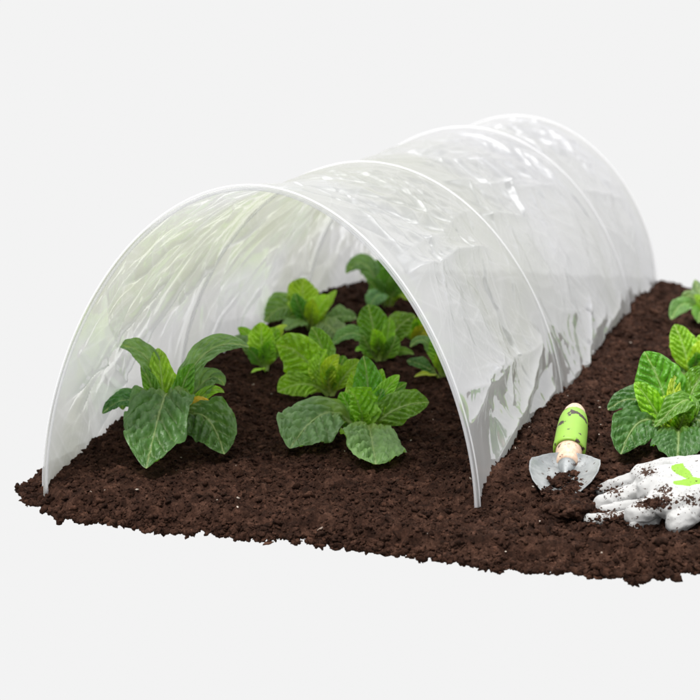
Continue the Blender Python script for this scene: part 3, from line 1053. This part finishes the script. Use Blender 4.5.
bs.inputs['Roughness'].default_value = 0.85
bs.inputs['Specular IOR Level'].default_value = 0.2
nt.links.new(g, bs.inputs['Base Color'])
bp = nd(nt, 'Bump')
bp.inputs['Strength'].default_value = 0.25
bp.inputs['Distance'].default_value = 0.0006
wv = nd(nt, 'TexNoise')
wv.inputs['Scale'].default_value = 900
nt.links.new(co, wv.inputs['Vector'])
nt.links.new(wv.outputs['Fac'], bp.inputs['Height'])
nt.links.new(bp.outputs[0], bs.inputs['Normal'])
nt.links.new(bs.outputs[0], out.inputs[0])

CUFF, nt, out = new_mat('green_knit_cuff')
bs = nd(nt, 'BsdfPrincipled')
bs.inputs['Base Color'].default_value = (0.27, 0.50, 0.055, 1)
bs.inputs['Roughness'].default_value = 0.9
nt.links.new(bs.outputs[0], out.inputs[0])


def ball_chain(bm, pts):
    """pts: (px, py, height, radius m); overlapping balls that a voxel remesh fuses into one skin"""
    Q = [(on_plane(a, b, h), r) for a, b, h, r in pts]
    for (p, r), (q, s) in zip(Q[:-1], Q[1:]):
        n = max(2, int(np.linalg.norm(q - p) / (0.28 * min(r, s))))
        for i in range(n + 1):
            t = i / n
            bmesh.ops.create_icosphere(bm, subdivisions=2, radius=float(r + (s - r) * t),
                                       matrix=Matrix.Translation(Vector((p + (q - p) * t).tolist())))


def make_skin(chains, voxel, smooth):
    bm = bmesh.new()
    for ch in chains:
        ball_chain(bm, [(a, b, h, q + 0.0012) for a, b, h, q in ch])
    me = bpy.data.meshes.new('tmp')
    bm.to_mesh(me)
    bm.free()
    o = bpy.data.objects.new('tmp', me)
    C.objects.link(o)
    r = o.modifiers.new('r', 'REMESH')
    r.mode, r.voxel_size = 'VOXEL', voxel
    s = o.modifiers.new('s', 'SMOOTH')
    s.factor, s.iterations = 0.5, smooth
    dg = bpy.context.evaluated_depsgraph_get()
    res = bpy.data.meshes.new_from_object(o.evaluated_get(dg))
    bpy.data.objects.remove(o)
    n = len(res.vertices)
    V = np.empty(n * 3)
    res.vertices.foreach_get('co', V)
    N = np.empty(n * 3)
    res.vertices.foreach_get('normal', N)
    F = [tuple(p.vertices) for p in res.polygons]
    return V.reshape(-1, 3), N.reshape(-1, 3), F


def in_poly(x, y, pts):
    ins = np.zeros(x.shape, bool)
    for (ax, ay), (bx, by) in zip(pts, pts[1:] + pts[:1]):
        ins ^= ((ay > y) != (by > y)) & (x < (bx - ax) * (y - ay) / (by - ay + 1e-12) + ax)
    return ins


def glove(label, chains, origin, voxel=0.0011, smooth=22, logo=None, dirt_spots=(), wr_amp=0.0014):
    V, N, F = make_skin(chains, voxel, smooth)
    w = np.array([mnoise.noise(Vector((p * np.array([60, 60, 95])).tolist())) for p in V])
    w2 = np.array([mnoise.noise(Vector((p * 150).tolist())) for p in V])
    w3 = np.array([mnoise.noise(Vector((p * np.array([110, 55, 120]) + 9).tolist())) for p in V])
    V = V + N * (wr_amp * (0.5 - np.abs(w)) * 2 + 0.4 * wr_amp * (0.4 - np.abs(w3)) * 2 + 0.0004 * w2)[:, None]
    u, v, d = project(V)
    pm = np.zeros(len(V))
    if logo:
        # the leaf motif is laid on the back of the hand, in the plane of the palm
        pm = in_poly(u, v, logo).astype(float) * (N[:, 2] > 0.0)
    ds = np.zeros(len(V))
    for cx, cy, s in dirt_spots:
        c0 = on_plane(cx, cy, 0.03)
        ds += np.exp(-((u - cx) / s) ** 2 - ((v - cy) / (s * 0.6)) ** 2)
    root = empty('garden_glove', origin, label, 'glove', 'gloves on the soil')
    mesh_obj('glove_body', V - origin, F, GLOVE, root, attrs={'print': pm, 'dirt': np.clip(ds, 0, 1)})
    return root


O1 = on_plane(660, 500, 0.0)
logo = [(671.7, 465.7), (676.0, 464.0), (682.9, 463.1), (684.9, 467.4), (689.7, 470.5), (691.4, 474.3), (693.5, 476.9), (700.0, 478.1), (710.3, 476.9), (712.0, 482.9), (700.0, 483.7), (693.1, 484.9), (689.7, 486.3), (682.9, 485.3), (676.0, 484.9), (672.6, 482.9), (673.9, 481.1), (681.1, 480.1), (686.3, 478.6), (682.9, 476.9), (676.0, 473.4), (671.4, 469.5)]
fingers = [
    # back of the hand as four rows of balls, then the fingers
    [(748, 468, 0.026, 0.017), (700, 474, 0.033, 0.020), (660, 474, 0.034, 0.016), (642, 477, 0.030, 0.0125)],
    [(750, 480, 0.026, 0.018), (700, 486, 0.034, 0.020), (668, 488, 0.034, 0.018), (650, 491, 0.030, 0.014)],
    [(752, 493, 0.025, 0.018), (704, 497, 0.030, 0.020), (680, 502, 0.028, 0.018), (668, 505, 0.026, 0.014)],
    [(749, 474, 0.027, 0.018), (700, 480, 0.036, 0.019), (662, 481, 0.035, 0.016), (648, 484, 0.030, 0.013)],
    [(751, 486, 0.027, 0.018), (702, 491, 0.034, 0.019), (676, 495, 0.032, 0.017), (662, 497, 0.028, 0.013)],
    [(748, 482, 0.016, 0.017), (690, 492, 0.018, 0.019), (662, 492, 0.018, 0.014)],
    [(655, 478, 0.028, 0.012), (630, 484, 0.022, 0.0098), (611, 489, 0.014, 0.0085), (604, 491, 0.011, 0.0078)],
    [(652, 487, 0.026, 0.011), (632, 494, 0.019, 0.0092), (612, 500, 0.013, 0.0085), (600, 504, 0.009, 0.0075)],
    [(668, 494, 0.028, 0.014), (655, 505, 0.022, 0.0122), (642, 513, 0.016, 0.0115), (636, 515, 0.014, 0.0108)],
    [(698, 500, 0.026, 0.0145), (689, 512, 0.019, 0.0128), (680, 520, 0.013, 0.0118), (676, 523, 0.011, 0.0108)],
]
glove('white garden glove with a green leaf print and soil specks, lying on top', fingers, O1, logo=logo,
      dirt_spots=((615, 491, 9), (655, 503, 12), (668, 500, 8), (640, 505, 7), (648, 472, 9), (690, 500, 10), (665, 490, 8)))
O2 = on_plane(650, 520, 0.0)
under = [
    [(735, 505, 0.010, 0.013), (690, 510, 0.008, 0.013), (664, 513, 0.008, 0.011)],
    [(664, 516, 0.007, 0.010), (650, 521, 0.006, 0.0085), (636, 523, 0.006, 0.0078)],
    [(664, 510, 0.008, 0.010), (640, 507, 0.008, 0.008), (618, 510, 0.006, 0.007), (606, 511, 0.006, 0.006)],
    [(640, 514, 0.004, 0.006), (616, 518, 0.004, 0.0055), (600, 520, 0.004, 0.005), (588, 519, 0.004, 0.0042)],
]
glove('second white glove, flattened and mostly buried beneath the printed one', under, O2, smooth=4,
      dirt_spots=((612, 513, 8), (600, 518, 5), (650, 516, 5), (625, 515, 6)))
# crumbs lying on and around the gloves
for cx, cy, n_, s_, h_ in ((655, 503, 120, 7, 0.036), (612, 492, 70, 4, 0.020), (612, 516, 240, 11, 0.008), (630, 519, 160, 8, 0.008), (600, 512, 160, 8, 0.006)):
    a, b = RNG.normal(cx, s_, n_), RNG.normal(cy, s_ * 0.35, n_)
    P = np.array([on_plane(q, w, h_ - 0.002 * RNG.random()) for q, w in zip(a, b)])
    EXTRA.append((P, 0.0006 + 0.0018 * RNG.random(n_) ** 2))
link_soil()

# ------------------------------------------------------------------ light
world = bpy.data.worlds.new('World')
scene.world = world
world.use_nodes = True
nt = world.node_tree
nt.nodes.clear()
wo = nt.nodes.new('ShaderNodeOutputWorld')
bg = nt.nodes.new('ShaderNodeBackground')
tc = nt.nodes.new('ShaderNodeTexCoord')
sx = nt.nodes.new('ShaderNodeSeparateXYZ')
nt.links.new(tc.outputs['Generated'], sx.inputs[0])
# pale even surroundings low down, a broken overcast sky higher up
hi = ramp(nt, math_n(nt, 'ADD', math_n(nt, 'MULTIPLY', sx.outputs['Z'], 0.5), 0.5), [(0.61, (0, 0, 0)), (0.68, (1, 1, 1))])
cl = ramp(nt, tex_noise(nt, tc.outputs['Generated'], 2.2, 2, 0.45, dist=0.2), [(0.40, (0.38, 0.39, 0.43)), (0.50, (0.80, 0.81, 0.83)), (0.60, (1.6, 1.6, 1.6))])
zen = ramp(nt, sx.outputs['Z'], [(0.3, (0.55, 0.56, 0.6)), (0.85, (2.1, 2.1, 2.05))])
cl = mixc(nt, 1.0, cl, zen, 'MULTIPLY')
# unseen, beside and behind the camera: garden patches added for contrast in the film
dt = nt.nodes.new('ShaderNodeVectorMath')
dt.operation = 'DOT_PRODUCT'
dt.inputs[1].default_value = (-float(TOWARD[0]), -float(TOWARD[1]), 0)
nt.links.new(tc.outputs['Generated'], dt.inputs[0])
aside = ramp(nt, math_n(nt, 'ADD', math_n(nt, 'MULTIPLY', dt.outputs['Value'], 0.5), 0.5), [(0.58, (1, 1, 1)), (0.74, (0, 0, 0))])
gd = ramp(nt, tex_noise(nt, tc.outputs['Generated'], 4.5, 3, 0.55, dist=0.5), [(0.38, (0.34, 0.36, 0.31)), (0.50, (0.75, 0.76, 0.74)), (0.62, (1.35, 1.35, 1.35))])
low = mixc(nt, aside, (0.896, 0.896, 0.896), gd)
col = mixc(nt, hi, low, cl)
nt.links.new(col, bg.inputs['Color'])
bg.inputs['Strength'].default_value = 1.0
nt.links.new(bg.outputs[0], wo.inputs[0])

sd_ = bpy.data.lights.new('sun', 'SUN')
sd_.energy = 3.1
sd_.angle = math.radians(12)
sd_.color = (1.0, 0.97, 0.93)
so = bpy.data.objects.new('sun', sd_)
C.objects.link(so)
so.rotation_euler = Vector((0.12, 0.50, -1.0)).to_track_quat('-Z', 'Y').to_euler()

scene.view_settings.view_transform = 'Standard'
scene.view_settings.look = 'None'
scene.view_settings.exposure = 0
scene.view_settings.gamma = 1
scene.render.engine = 'CYCLES'
scene.cycles.use_denoising = True
scene.cycles.max_bounces = 10
scene.cycles.diffuse_bounces = 5
scene.cycles.transparent_max_bounces = 16
scene.cycles.sample_clamp_indirect = 6
